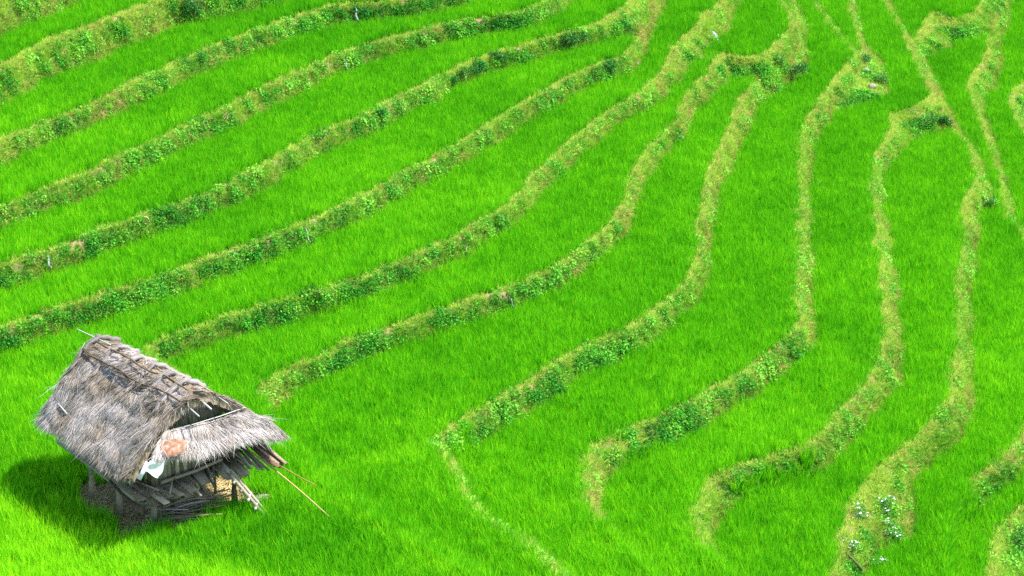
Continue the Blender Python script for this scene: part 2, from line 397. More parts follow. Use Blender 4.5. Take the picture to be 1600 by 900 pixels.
def samp(A, x, y):
    i = np.clip(np.searchsorted(GX, x) - 1, 0, NX - 2); j = np.clip(np.searchsorted(GY, y) - 1, 0, NY - 2)
    fx = np.clip((x - GX[i]) / (GX[i + 1] - GX[i]), 0, 1); fy = np.clip((y - GY[j]) / (GY[j + 1] - GY[j]), 0, 1)
    return (A[j, i] * (1 - fx) + A[j, i + 1] * fx) * (1 - fy) + (A[j + 1, i] * (1 - fx) + A[j + 1, i + 1] * fx) * fy

def near(A, x, y):
    i = np.clip(np.rint((x - GX[0]) * 0).astype(int) + np.searchsorted(GX, x), 0, NX - 1); j = np.clip(np.searchsorted(GY, y), 0, NY - 1)
    return A[j, i]

def hit(px, py):
    dx, dy, dz = ray(px, py)
    t = np.arange(40, 130, 0.04)
    x, y, z = dx * t, dy * t, CAMZ + dz * t
    below = np.nonzero(z <= samp(zg, x, y))[0]
    i = below[0]
    return Vector((x[i], y[i], float(samp(zg, x[i:i + 1], y[i:i + 1])[0])))

# the hut's ground plan
HA = R(-53)
hux, huy = math.cos(HA), math.sin(HA)
fx_, fy_ = unproj(241, 824, 0.02)
HC = np.array([fx_ - (0.95 * hux + 0.95 * huy), fy_ - (0.95 * huy - 0.95 * hux)])
def hut_local(x, y):
    a, b = x - HC[0], y - HC[1]
    return a * hux + b * huy, -a * huy + b * hux

def terrain_mat():
    m, nt, N, L, out = nmat('terrace_soil')
    at = N('ShaderNodeAttribute'); at.attribute_name = 'bank'
    a2 = N('ShaderNodeAttribute'); a2.attribute_name = 'yard'
    a3 = N('ShaderNodeAttribute'); a3.attribute_name = 'bare'
    tc = N('ShaderNodeTexCoord')
    nz = N('ShaderNodeTexNoise'); nz.inputs['Scale'].default_value = 2.2; nz.inputs['Detail'].default_value = 8
    n2 = N('ShaderNodeTexNoise'); n2.inputs['Scale'].default_value = 16; n2.inputs['Detail'].default_value = 5
    L(tc.outputs['Object'], nz.inputs[0]); L(tc.outputs['Object'], n2.inputs[0])
    bank = ramp(nt, [(0.3, (0.04, 0.11, 0.012)), (0.5, (0.085, 0.16, 0.02)), (0.64, (0.16, 0.16, 0.04)), (0.78, (0.32, 0.21, 0.11))])
    mxn = N('ShaderNodeMath'); mxn.operation = 'MULTIPLY_ADD'; mxn.inputs[1].default_value = 0.5
    hf = N('ShaderNodeMath'); hf.operation = 'MULTIPLY'; hf.inputs[1].default_value = 0.5
    L(nz.outputs['Fac'], hf.inputs[0]); L(n2.outputs['Fac'], mxn.inputs[0]); L(hf.outputs[0], mxn.inputs[2])
    L(mxn.outputs[0], bank.inputs[0])
    field = ramp(nt, [(0.35, (0.012, 0.07, 0.006)), (0.65, (0.03, 0.13, 0.008))]); L(n2.outputs['Fac'], field.inputs[0])
    yard = ramp(nt, [(0.3, (0.26, 0.185, 0.075)), (0.55, (0.48, 0.365, 0.15)), (0.7, (0.62, 0.51, 0.25))]); L(mxn.outputs[0], yard.inputs[0])
    mx = N('ShaderNodeMix'); mx.data_type = 'RGBA'
    mb_ = N('ShaderNodeMix'); mb_.data_type = 'RGBA'; mb_.inputs[7].default_value = (0.30, 0.20, 0.11, 1)
    L(a3.outputs['Fac'], mb_.inputs[0]); L(bank.outputs[0], mb_.inputs[6])
    my = N('ShaderNodeMix'); my.data_type = 'RGBA'
    L(at.outputs['Fac'], mx.inputs[0]); L(field.outputs[0], mx.inputs[6]); L(mb_.outputs[2], mx.inputs[7])
    L(a2.outputs['Fac'], my.inputs[0]); L(mx.outputs[2], my.inputs[6]); L(yard.outputs[0], my.inputs[7])
    p = N('ShaderNodeBsdfPrincipled'); p.inputs['Roughness'].default_value = 0.95; p.inputs['Specular IOR Level'].default_value = 0.1
    L(my.outputs[2], p.inputs['Base Color'])
    bp = N('ShaderNodeBump'); bp.inputs['Strength'].default_value = 0.8; bp.inputs['Distance'].default_value = 0.05
    L(n2.outputs['Fac'], bp.inputs['Height']); L(bp.outputs[0], p.inputs['Normal'])
    L(p.outputs[0], out.inputs[0]); return m

lx, ly = hut_local(xf, yf)
hn = noise(xf, yf, 0.5, 8) * 0.7
YARD = ((lx > -1.62 + hn * .8) & (lx < 1.30 + hn * .7) & (ly > -1.75 + hn * .8) & (ly < 1.6 + hn))
ii = np.arange(NX * NY).reshape(NY, NX)
F = np.stack([ii[:-1, :-1].ravel(), ii[:-1, 1:].ravel(), ii[1:, 1:].ravel(), ii[1:, :-1].ravel()], 1)
terrain = mesh_np('terrain', np.stack([xf, yf, Z], 1), F, terrain_mat(), None,
                  {'bank': (BC >= 0).astype(float), 'yard': YARD.astype(float), 'bare': (BC < 0.5) * sstep(0.36, 0.52, noise(xf, yf, 0.42, 25) + 0.7 * noise(xf, yf, 0.15, 26))}, True)
tag(terrain, 'stepped hillside of level rice terraces with earth banks', 'terrain', kind='structure')
YG = YARD.reshape(NY, NX).astype(float)

# ------------------------------------------------------------------ scattered plants (uncountable: stuff)
def strips(P, Dr, Sd, Ln, Wd, Bend, seg=3):
    """tapering bent blades: roots P, direction Dr, side Sd, length, width, bend vector"""
    n = len(P); V = np.zeros((n, seg * 2 + 1, 3)); F4, F3 = [], []
    base = np.arange(n) * (seg * 2 + 1)
    for i in range(seg + 1):
        t = i / seg
        c = P + Dr * (Ln * t)[:, None] + Bend * (t * t)
        if i < seg:
            w = (Wd * (1 - 0.45 * t ** 1.5))[:, None] * 0.5
            V[:, 2 * i] = c - Sd * w; V[:, 2 * i + 1] = c + Sd * w
        else: V[:, 2 * seg] = c
    for i in range(seg - 1):
        F4.append(np.stack([base + 2 * i, base + 2 * i + 1, base + 2 * i + 3, base + 2 * i + 2], 1))
    F3.append(np.stack([base + 2 * seg - 2, base + 2 * seg - 1, base + 2 * seg], 1))
    return V.reshape(-1, 3), ([np.vstack(F4)] if F4 else []) + F3

def unit(v): return v / np.maximum(1e-9, np.linalg.norm(v, axis=-1, keepdims=True))

PROTO = {}
def proto_coll(name, objs):
    c = bpy.data.collections.new(name)
    for o in objs: c.objects.link(o)
    PROTO[name] = c
    return c

def blade_proto(name, n, rad, l0, l1, wd, lean0, lean1, droop, mat, seg=3):
    a = rng.random(n) * 2 * np.pi; r = np.sqrt(rng.random(n)) * rad
    P = np.stack([np.cos(a) * r, np.sin(a) * r, np.full(n, -0.02)], 1)
    az = a + rng.normal(0, 0.7, n); ln = rng.uniform(lean0, lean1, n)
    Dr = np.stack([np.cos(az) * np.sin(ln), np.sin(az) * np.sin(ln), np.cos(ln)], 1)
    fa = rng.random(n) * np.pi
    Sd = np.stack([np.cos(fa), np.sin(fa), np.zeros(n)], 1)
    Ln = rng.uniform(l0, l1, n)
    out = np.stack([np.cos(az), np.sin(az), -np.ones(n) * 0.6], 1)
    B = out * (droop * Ln * rng.uniform(0.2, 1.2, n))[:, None]
    V, F = strips(P, Dr, Sd, Ln, rng.uniform(0.7, 1.2, n) * wd, B, seg)
    bt = np.repeat(rng.normal(0, 0.16, n), seg * 2 + 1)
    hgt = np.tile(np.concatenate([np.repeat(np.arange(seg) / seg, 2), [1.0]]), n)
    return mesh_np(name, V, F, mat, None, {'blade': bt + (hgt - 0.6) * 0.12}, link=False)

def leaf_proto(name, n, rad, hgt, ls, mat):
    a = rng.random(n) * 2 * np.pi; r = np.sqrt(rng.random(n)) * rad; zz = rng.random(n) ** 0.7 * hgt * (1 - 0.6 * (r / rad) ** 2)
    P = np.stack([np.cos(a) * r, np.sin(a) * r, zz], 1)
    Dr = unit(np.stack([np.cos(a), np.sin(a), rng.uniform(-0.3, 0.7, n)], 1) + rng.normal(0, 0.5, (n, 3)))
    Sd = unit(np.cross(Dr, unit(rng.normal(0, 0.5, (n, 3)) + [0, 0, 1])))
    Ln = rng.uniform(0.7, 1.3, n) * ls
    nn = np.cross(Sd, Dr)
    V = np.stack([P, P + Dr * (Ln * .5)[:, None] - Sd * (Ln * .33)[:, None] - nn * (Ln * .08)[:, None], P + Dr * Ln[:, None] - nn * (Ln * .2)[:, None], P + Dr * (Ln * .5)[:, None] + Sd * (Ln * .33)[:, None] - nn * (Ln * .08)[:, None]], 1)
    F = np.arange(n * 4).reshape(n, 4)
    return mesh_np(name, V.reshape(-1, 3), F, mat, None, {'blade': np.repeat(rng.normal(0, 0.12, n), 4)}, link=False)

def gn_scatter(name, P, rot, scl, tint, idx, coll):
    me = bpy.data.meshes.new(name)
    me.vertices.add(len(P)); me.vertices.foreach_set('co', np.asarray(P, np.float32).ravel())
    a = me.attributes.new('rot', 'FLOAT_VECTOR', 'POINT'); a.data.foreach_set('vector', np.asarray(rot, np.float32).ravel())
    a = me.attributes.new('scl', 'FLOAT_VECTOR', 'POINT'); a.data.foreach_set('vector', np.asarray(scl, np.float32).ravel())
    a = me.attributes.new('tint', 'FLOAT', 'POINT'); a.data.foreach_set('value', np.asarray(tint, np.float32))
    a = me.attributes.new('pick', 'INT', 'POINT'); a.data.foreach_set('value', np.asarray(idx, np.int32))
    o = bpy.data.objects.new(name, me); COL.objects.link(o)
    nt = bpy.data.node_groups.new(name, 'GeometryNodeTree')
    nt.interface.new_socket('Geometry', in_out='INPUT', socket_type='NodeSocketGeometry')
    nt.interface.new_socket('Geometry', in_out='OUTPUT', socket_type='NodeSocketGeometry')
    N, L = nt.nodes.new, nt.links.new
    gi, go = N('NodeGroupInput'), N('NodeGroupOutput')
    ci = N('GeometryNodeCollectionInfo'); ci.inputs['Collection'].default_value = coll
    ci.inputs['Separate Children'].default_value = True; ci.inputs['Reset Children'].default_value = True
    ip = N('GeometryNodeInstanceOnPoints'); ip.inputs['Pick Instance'].default_value = True
    def na(nm, dt):
        n = N('GeometryNodeInputNamedAttribute'); n.data_type = dt; n.inputs['Name'].default_value = nm
        return n.outputs['Attribute']
    L(gi.outputs[0], ip.inputs['Points']); L(ci.outputs[0], ip.inputs['Instance'])
    L(na('pick', 'INT'), ip.inputs['Instance Index']); L(na('rot', 'FLOAT_VECTOR'), ip.inputs['Rotation']); L(na('scl', 'FLOAT_VECTOR'), ip.inputs['Scale'])
    L(ip.outputs[0], go.inputs[0])
    md = o.modifiers.new('scatter', 'NODES'); md.node_group = nt
    return o

def candidates(h):
    gx_ = np.arange(-22.3, 25.3, h); gy_ = np.arange(37.0, 111.5, h)
    a, b = np.meshgrid(gx_, gy_)
    a = a.ravel() + rng.uniform(-.5, .5, a.size) * h; b = b.ravel() + rng.uniform(-.5, .5, b.size) * h
    z = samp(zg, a, b)
    px, py = proj(a, b, z)
    k = (px > -170) & (px < 1770) & (py > -110) & (py < 1040)
    return a[k], b[k], z[k], px[k], py[k]

def in_poly(px, py, poly):
    r = np.zeros(len(px), bool); j = len(poly) - 1
    for i in range(len(poly)):
        (xi, yi), (xj, yj) = poly[i], poly[j]
        if yi != yj: r ^= ((yi > py) != (yj > py)) & (px < (xj - xi) * (py - yi) / (yj - yi) + xi)
        j = i
    return r

# --- rice
proto_coll('rice_clumps', [blade_proto('rice_clump', 24, 0.065, 0.29, 0.45, 0.0135, 0.02, 0.36, 0.20, M['rice']) for _ in range(6)])
a, b, z, px, py = candidates(0.122)
bcv = samp(core, a, b)
hx, hy = hut_local(a, b)
k = (bcv < -0.3) & (samp(YG, a, b) < 0.4)
a, b, z, px, py = a[k], b[k], z[k], px[k], py[k]
n = len(a)
t = 0.50 + noise(a, b, 3.5, 11) * 0.18 + noise(a, b, 0.9, 12) * 0.12 + noise(a, b, 0.3, 13) * 0.16 + rng.normal(0, 0.10, n)
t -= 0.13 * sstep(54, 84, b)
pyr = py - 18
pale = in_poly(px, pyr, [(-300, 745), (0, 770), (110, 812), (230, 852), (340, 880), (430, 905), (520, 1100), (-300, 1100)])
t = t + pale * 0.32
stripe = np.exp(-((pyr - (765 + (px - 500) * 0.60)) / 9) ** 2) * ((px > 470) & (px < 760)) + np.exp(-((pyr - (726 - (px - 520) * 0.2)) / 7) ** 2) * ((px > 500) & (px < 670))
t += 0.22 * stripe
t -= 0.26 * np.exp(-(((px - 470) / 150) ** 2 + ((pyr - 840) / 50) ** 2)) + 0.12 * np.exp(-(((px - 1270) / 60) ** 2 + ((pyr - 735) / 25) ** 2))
sc = rng.uniform(0.82, 1.15, n) * (1 + noise(a, b, 1.6, 14) * 0.18)
rot = np.stack([rng.normal(0, 0.10, n), rng.normal(0, 0.10, n), rng.random(n) * 6.283], 1)
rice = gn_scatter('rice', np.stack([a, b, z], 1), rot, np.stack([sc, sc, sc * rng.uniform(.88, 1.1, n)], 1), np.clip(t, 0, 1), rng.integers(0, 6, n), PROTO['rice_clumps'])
tag(rice, 'bright green young rice filling every terrace', 'rice', kind='stuff')
print('rice', n)

# --- bank plants
proto_coll('tuft_kinds', [blade_proto('tuft', 16, 0.05, 0.08, 0.2, 0.011, 0.1, 0.9, 0.35, M['tuft'], 2) for _ in range(4)])
proto_coll('dry_kinds', [blade_proto('dry_tuft', 16, 0.06, 0.10, 0.26, 0.010, 0.4, 1.2, 0.6, M['dry'], 2) for _ in range(4)])
proto_coll('weed_kinds', [leaf_proto('weed', 44, 0.12, 0.13, 0.050, M['weed']) for _ in range(3)] + [leaf_proto('fine_weed', 56, 0.10, 0.10, 0.036, M['weed']) for _ in range(3)])
a, b, z, px, py = candidates(0.045)
bcv = near(core, a, b)
k = (bcv >= 0) & (rng.random(len(a)) < 0.42 * np.sqrt(1 + samp(gx, a, b) ** 2 + samp(gy, a, b) ** 2))   # even over the slope, not over the plan
a, b, z, bcv = a[k], b[k], z[k], bcv[k]
gxv, gyv = samp(gx, a, b), samp(gy, a, b)
nrm = np.stack([-gxv, -gyv, np.ones(len(a))], 1); nrm = unit(nrm)
gl = np.hypot(gxv, gyv) + 1e-6
face = gyv / gl                                 # 1 where the bank faces the valley below, 0 sideways
leafy = sstep(0.25, 0.8, face)
slope = sstep(0.5, 1.2, gl)
u1 = noise(a, b, 0.8, 21) + noise(a, b, 2.6, 22) * 0.8 + noise(a, b, 0.3, 27) * 0.5
u2 = noise(a, b, 0.7, 23) + noise(a, b, 2.2, 24) * 0.7
r0 = rng.random(len(a))
band = sstep(0.26, 0.38, bcv + noise(a, b, 0.4, 29) * 0.2) * (1 - 0.80 * sstep(0.62, 0.92, bcv + noise(a, b, 0.6, 28) * 0.45))
pw = np.clip((0.08 + 0.62 * leafy) * band + 0.02 + u1 * (0.25 + 0.55 * leafy) * (0.25 + 0.75 * sstep(0.22, 0.36, bcv)), 0.01, 0.95)
pd = np.clip(0.06 + 0.16 * (1 - leafy) + 0.45 * sstep(0.5, 0.95, bcv) + 0.5 * u2 - 0.1, 0.02, 0.75)
kind = np.where(r0 < pw, 2, np.where(r0 < pw + pd * (1 - pw), 1, 0))
bare = (noise(a, b, 0.42, 25) + 0.7 * noise(a, b, 0.15, 26) > 0.47) & (bcv < 0.50)
kind = np.where(bare, -1, kind)
def lean_rot(nv, amt):
    n_ = len(nv)
    ux = nv[:, 0] * amt + rng.normal(0, 0.15, n_); uy = nv[:, 1] * amt + rng.normal(0, 0.15, n_)
    return np.stack([-uy, ux, rng.random(n_) * 6.283], 1)
for nm, kd, coll, npick, lab, cat, amt, s0, s1, keep in (
        ('bank_grass', 0, 'tuft_kinds', 4, 'short yellow-green grass covering the bunds and banks between terraces', 'grass', 0.5, 0.7, 1.4, 0.9),
        ('dry_grass', 1, 'dry_kinds', 4, 'dry straw-coloured grass hanging down the foot of the terrace banks', 'dry grass', 0.9, 0.7, 1.35, 0.85),
        ('bank_weeds', 2, 'weed_kinds', 6, 'low dark green leafy weeds growing along the terrace banks', 'weeds', 0.75, 0.7, 1.55, 0.55)):
    k = (kind == kd) & (rng.random(len(a)) < keep)
    m_ = int(k.sum())
    P = np.stack([a[k], b[k], z[k]], 1)
    if kd == 0: tt = 0.40 + noise(a[k], b[k], 1.2, 31) * 0.45 + rng.normal(0, .14, m_) + 0.27 * (1 - leafy[k]) + 0.42 * (bcv[k] < 0.33)
    elif kd == 1: tt = 0.45 + noise(a[k], b[k], 0.9, 32) * 0.6 + rng.normal(0, .16, m_) + 0.16 * (1 - leafy[k])
    else: tt = 0.47 + noise(a[k], b[k], 0.8, 33) * 0.6 + rng.normal(0, .14, m_) + 0.38 * (1 - leafy[k])
    s = rng.uniform(s0, s1, m_)
    o = gn_scatter(nm, P, lean_rot(nrm[k], amt), np.stack([s, s, s], 1), np.clip(tt, 0, 1), rng.integers(0, npick, m_), PROTO[coll])
    tag(o, lab, cat, kind='stuff')
    print(nm, m_)

# --- straw litter on the bare ground under the hut
a = rng.uniform(-1.9, 2.0, 9500); b = rng.uniform(-1.9, 2.1, 9500)
wx = HC[0] + a * hux - b * huy; wy = HC[1] + a * huy + b * hux
k = samp(YG, wx, wy) > 0.3
wx, wy = wx[k], wy[k]; n = len(wx)
az = rng.random(n) * 6.283
V, F = strips(np.stack([wx, wy, samp(zg, wx, wy) + rng.uniform(0.004, 0.07, n)], 1), np.stack([np.cos(az), np.sin(az), rng.normal(0, .15, n)], 1),
              np.stack([-np.sin(az), np.cos(az), rng.normal(0, .3, n)], 1), rng.uniform(.1, .35, n), rng.uniform(.008, .02, n), np.zeros((n, 3)), 2)
o = mesh_np('straw', V, F, M['straw'], None, {'tint': np.repeat(rng.random(n), 5)})
tag(o, 'loose straw littering the bare ground beneath the thatched hut', 'straw', kind='stuff')

# ------------------------------------------------------------------ the hut
GZ = float(samp(zg, np.array([HC[0]]), np.array([HC[1]]))[0])
hut = empty('thatched_hut', (HC[0], HC[1], GZ), HA, label='small stilt hut with a shaggy grey thatched roof standing in the rice', cat='hut')

ZR, ZE = 2.95, 1.70
def roof_xb(t): return -2.20 + 0.28 * np.asarray(t)
def roof_xf(t): return 1.66 - 0.24 * np.sin(np.pi * np.clip(t, 0, 1) ** .8) + 0.12 * np.asarray(t)
def roof_pt(s, t, side):
    """s 0 back .. 1 front, t 0 ridge .. 1 eave, side -1 left, +1 right"""
    s, t = np.asarray(s, float), np.asarray(t, float)
    x = roof_xb(t) + (roof_xf(t) - roof_xb(t)) * s
    hw_ = (1.60 + 0.27 * s) if side < 0 else 1.85 - 0.15 * s
    tt = (np.sqrt(t * t + 0.012) - 0.1095) / 0.8965
    y = -0.40 * (1 - s) + side * hw_ * t
    z_ = ZR - (ZR - ZE) * tt - 0.05 * np.sin(np.pi * s) - 0.10 * sstep(0.75, 1, t) * (t - .75) + 0.05 * np.sin(np.pi * np.clip(t, 0, 1))
    ph = t * 5.5 + noise(x, t * 2, 0.35, 43) * 1.1
    lump = -0.055 * (ph - np.floor(ph) - 0.5) * -1 + noise(x * 1.0 + 5 * side, t * 2.0, 0.45, 41) * 0.09 + noise(x, t * 2.0 + side, 0.16, 42) * 0.04
    return np.stack([x, y, z_ + lump], -1)

def strand_sheet(ptf, n, tr, len0, len1, w0, w1, lat, lift, tb, tn, deeper=1.0):
    s = rng.random(n); t = rng.uniform(tr[0], tr[1], n)
    P = ptf(s, t)
    dn = unit(ptf(s, np.minimum(t + 0.05, 1.2)) - P); ac = unit(ptf(np.minimum(s + .02, 1.3), t) - ptf(s - .02, t))
    nv = unit(np.cross(ac, dn)); nv *= np.sign(nv[:, 2:3] + 1e-6)
    ang = noise(s * 3, t * 2, 0.35, 51) * 1.1 + rng.normal(0, lat, n)
    Dr = unit(dn * np.cos(ang)[:, None] + ac * np.sin(ang)[:, None] + nv * rng.uniform(-0.06, lift, n)[:, None])
    Sd = unit(np.cross(Dr, nv) + nv * rng.normal(0, .5, (n, 1)))
    Ln = rng.uniform(len0, len1, n)
    P = P + nv * rng.uniform(-0.01, 0.05, n)[:, None]
    V, F = strips(P, Dr, Sd, Ln, rng.uniform(w0, w1, n), -nv * (Ln * rng.uniform(0, 0.18, n))[:, None], 2)
    tint = tb + noise(s * 3.2, t * 2.4, 0.5, 52) * tn + noise(s * 3.2, t * 2.4, 0.12, 53) * tn * 0.7 + rng.normal(0, 0.13, n)
    return V, F, np.repeat(np.clip(tint, 0.02, .98), 5)

def grid_sheet(ptf, ns, nt_, t1, thick, s0=0.0, s1=1.0, tint=0.4):
    s, t = np.meshgrid(np.linspace(s0, s1, ns), np.linspace(0, t1, nt_), indexing='ij')
    P = ptf(s.ravel(), t.ravel()).reshape(ns, nt_, 3)
    e1 = np.gradient(P, axis=0); e2 = np.gradient(P, axis=1)
    nv = unit(np.cross(e1, e2)); nv *= np.sign(nv[..., 2:3] + 1e-6)
    top = P.reshape(-1, 3); bot = (P - nv * thick).reshape(-1, 3)
    i = np.arange(ns * nt_).reshape(ns, nt_)
    f = np.stack([i[:-1, :-1].ravel(), i[1:, :-1].ravel(), i[1:, 1:].ravel(), i[:-1, 1:].ravel()], 1)
    m = ns * nt_
    edge = np.concatenate([i[:, 0], i[-1, 1:], i[-2::-1, -1], i[0, -2:0:-1]])
    e2_ = np.roll(edge, -1)
    F = np.vstack([f, f[:, ::-1] + m, np.stack([edge, e2_, e2_ + m, edge + m], 1)])
    return np.vstack([top, bot]), [F], np.full(2 * m, tint)

def merge(parts):
    V, F4, F3, T, n = [], [], [], [], 0
    for v, F, t in parts:
        for f in F:
            (F4 if f.shape[1] == 4 else F3).append(f + n)
        V.append(v); T.append(t); n += len(v)
    return np.vstack(V), [np.vstack(f) for f in (F4, F3) if f], np.concatenate(T)

Lf = lambda s, t: roof_pt(s, t, -1)
Rf = lambda s, t: roof_pt(s, t, 1)
parts = [grid_sheet(Lf, 60, 36, 1.0, 0.15, tint=0.3), grid_sheet(Rf, 60, 36, 1.0, 0.15, tint=0.3)]
parts.append(strand_sheet(Lf, 30000, (0.02, 0.94), .14, .40, .005, .013, .22, .09, .57, .52))
parts.append(strand_sheet(Lf, 3200, (0.90, 1.0), .08, .20, .006, .014, .2, .05, .46, .5))
parts.append(strand_sheet(Lf, 500, (0.1, 0.9), .3, .7, .005, .010, .7, .2, .7, .4))
parts.append(strand_sheet(Rf, 10000, (0.02, 0.94), .14, .40, .006, .014, .20, .09, .56, .5))
parts.append(strand_sheet(Rf, 1800, (0.90, 1.0), .08, .20, .006, .016, .2, .06, .5, .6))
# shaggy ends of the slopes above the gable opening and along the back edge
for f_, sgn in ((Lf, -1), (Rf, 1)):
    for s_end, dirx, nn_ in ((1.0, 1, 800), (0.0, -1, 900)):
        n = nn_; t = rng.uniform(0.0, 0.98, n)
        P = f_(np.full(n, s_end), t) + np.stack([rng.uniform(-.12, 0.0, n) * dirx, np.zeros(n), rng.uniform(-.13, .02, n)], 1)
        Dr = unit(np.stack([dirx * rng.uniform(.1, .8, n), sgn * rng.uniform(.2, .8, n), -rng.uniform(.3, 1.0, n)], 1))
        Sd = unit(np.cross(Dr, rng.normal(0, 1, (n, 3))))
        V, F = strips(P, Dr, Sd, rng.uniform(.05, .16, n), rng.uniform(.006, .014, n), np.stack([np.zeros(n), np.zeros(n), -rng.uniform(0, .05, n)], 1), 2)
        parts.append((V, F, np.repeat(np.clip(0.5 + rng.normal(0, .2, n), 0.02, .98), 5)))
V, F, T = merge(parts)
roof = mesh_np('roof', V, F, M['thatch'], hut, {'tint': T})

# skirt of thatch below the gable opening
def Sk(s, t):
    s, t = np.asarray(s, float), np.asarray(t, float)
    y0 = -0.84 + 1.86 * s; y1 = -1.42 + 3.12 * s
    x = 1.42 + 0.53 * t
    y = y0 + (y1 - y0) * t
    z0 = 2.32 - 0.07 * np.sin(np.pi * s); z1 = 1.86 + 0.22 * sstep(0.40, 0.0, s) - 0.13 * sstep(0.6, 1.0, s)
    zz = z0 + (z1 - z0) * t + 0.05 * np.sin(np.pi * t)
    return np.stack([x, y, zz + noise(y, t * 2, .3, 61) * 0.06], -1)
parts = [grid_sheet(Sk, 40, 14, 1.0, 0.12, tint=.4)]
parts.append(strand_sheet(Sk, 11000, (0.0, .84), .14, .36, .005, .013, .12, .08, .74, .40))
parts.append(strand_sheet(Sk, 1900, (.86, 1.0), .06, .15, .006, .015, .12, .04, .60, .5))
parts.append(strand_sheet(Sk, 160, (.05, .9), .3, .6, .005, .010, .6, .2, .8, .3))
V, F, T = merge(parts)
skirt = mesh_np('gable_skirt', V, F, M['thatch'], hut, {'tint': T})

# thatch screen set back inside the gable opening
n = 1500
yy = rng.uniform(-.95, .95, n); zz = rng.uniform(2.2, 3.0, n); kk = (3.02 - zz) > np.abs(yy) * .62
yy, zz = yy[kk], zz[kk]; n = len(yy)
V1 = np.array([(1.08, -1.2, 2.2), (1.08, 1.2, 2.2), (1.08, 0, 3.0), (1.02, -1.2, 2.2), (1.02, 1.2, 2.2), (1.02, 0, 3.0)])
Dr = unit(np.stack([rng.uniform(0, .15, n), rng.normal(0, .25, n), -np.ones(n)], 1))
V2, F2 = strips(np.stack([np.full(n, 1.09), yy, zz], 1), Dr, np.tile([0., 1, 0], (n, 1)), rng.uniform(.15, .3, n), rng.uniform(.006, .014, n), np.zeros((n, 3)), 2)
V, F, T = merge([(V1, [np.array([(0, 1, 2), (5, 4, 3)]), np.array([(0, 3, 4, 1), (1, 4, 5, 2), (2, 5, 3, 0)])], np.full(6, .25)), (V2, F2, np.repeat(np.clip(.35 + rng.normal(0, .12, n), 0, 1), 5))])
mesh_np('gable_screen', V, F, M['thatch'], hut, {'tint': T})
MB().tube([(1.52, -.72, 2.36), (1.53, -.2, 2.35), (1.53, .4, 2.36), (1.50, 1.0, 2.38)], .010, 6).build('gable_rod', M['palepole'], hut)

# ridge: bamboo battens and twisted grass ties
def on_roof(x, t, side=-1, up=0.05):
    s = float((x - roof_xb(t)) / (roof_xf(t) - roof_xb(t)))
    p = roof_pt(np.array([s]), np.array([t]), side)[0]
    return Vector((p[0], p[1], p[2] + up))
for x0, x1, t, r in ((-2.10, 1.45, .24, .021), (-2.05, -.2, .258, .013), (-.9, .8, .285, .012), (-2.0, 1.3, .08, .019), (-.5, .4, .17, .012), (.5, 1.25, .34, .012)):
    m = 9
    MB().tube([on_roof(x0 + (x1 - x0) * i / (m - 1), t + .012 * math.sin(i * 1.7), -1, .15) for i in range(m)], r, 6).build('ridge_batten', M['wood'], roof)
MB().tube([on_roof(-1.9 + 3.3 * i / 8, .2, 1, .085) for i in range(9)], .015, 6).build('ridge_batten', M['wood'], roof)
for x, r, t0 in ((-2.12, .085, .50), (-1.45, .08, .44), (-.80, .07, .38), (-.20, .075, .42), (.38, .085, .46), (.92, .085, .44)):
    ptsn = []
    for i in range(15):
        t = t0 - (t0 + .3) * i / 14
        ptsn.append(on_roof(x + .10 * (1 - i / 7) + random.uniform(-.012, .012) + (.28 * (t - .2) if t > .2 else 0) * .4, abs(t), -1 if t >= 0 else 1, .10))
    mb = MB().tube(ptsn, r * .40, 8, r * .85, wob=.15)
    o = mb.build('ridge_tie', M['tie'], roof, True)
    n = 130
    i = rng.integers(0, 11, n); P = np.array([tuple(ptsn[j]) for j in i]) + rng.normal(0, .03, (n, 3)); Q = np.array([tuple(ptsn[max(j - 1, 0)]) for j in i])
    D0 = unit(np.array([tuple(ptsn[max(j - 1, 0)] - ptsn[j + 1]) for j in i]))
    V, F = strips(P + [0, 0, .03], unit(D0 + rng.normal(0, .18, (n, 3))), unit(rng.normal(0, 1, (n, 3))), rng.uniform(.1, .3, n), rng.uniform(.006, .013, n), np.zeros((n, 3)), 2)
    mesh_np('loose_straw', V, F, M['thatch'], o, {'tint': np.repeat(np.clip(.45 + rng.normal(0, .15, n), 0, 1), 5)})
# sticks poking out of the gable and of the eaves
for p, q, r in (((1.25, -.02, 2.84), (1.98, -.06, 2.80), .020), ((1.2, -.26, 2.72), (1.90, -.30, 2.68), .017), ((1.45, .42, 2.74), (1.75, .46, 2.70), .013)):
    MB().tube([p, q], r, 6).build('roof_pole', M['palepole'], hut)
p0 = on_roof(-1.62, .80, -1, .08); p1 = on_roof(-1.18, .83, -1, .08)
MB().tube([p0, p1], .016, 6).build('eave_batten', M['palepole'], roof)

# frame, posts, floor, walls
post_xy = [(.95, -.95), (.08, -1.26), (-.96, -1.36), (1.26, .80), (0.37, .53), (-.95, .92), (-.2, .95)]
for i, (x, y) in enumerate(post_xy):
    h = .90 if i < 6 else 1.0
    mb = MB(); mb.tube([(x + random.uniform(-.02, .02), y, -.12), (x, y + random.uniform(-.02, .02), .4), (x, y, h)], .075 if i < 6 else .05, 9, .065 if i < 6 else .045, wob=.08)
    mb.build('post', M['wood'], hut, True)
for x, y in ((.98, -.93), (.98, .93), (-.93, -.93), (-.93, .93)):
    MB().tube([(x, y, .9), (x, y, 1.9)], .05, 7, .045, wob=.06).build('wall_post', M['wood'], hut, True)
mb = MB()
for i in range(16):
    y = -1.36 + i * .172
    mb.beam((-1.45 + random.uniform(-.08, .05), y, .93 + random.uniform(-.01, .01)), (1.12 + random.uniform(-.06, .2), y, .93 + random.uniform(-.02, .01)), .155, .03, j=.008)
mb.build('floor', M['wood'], hut)
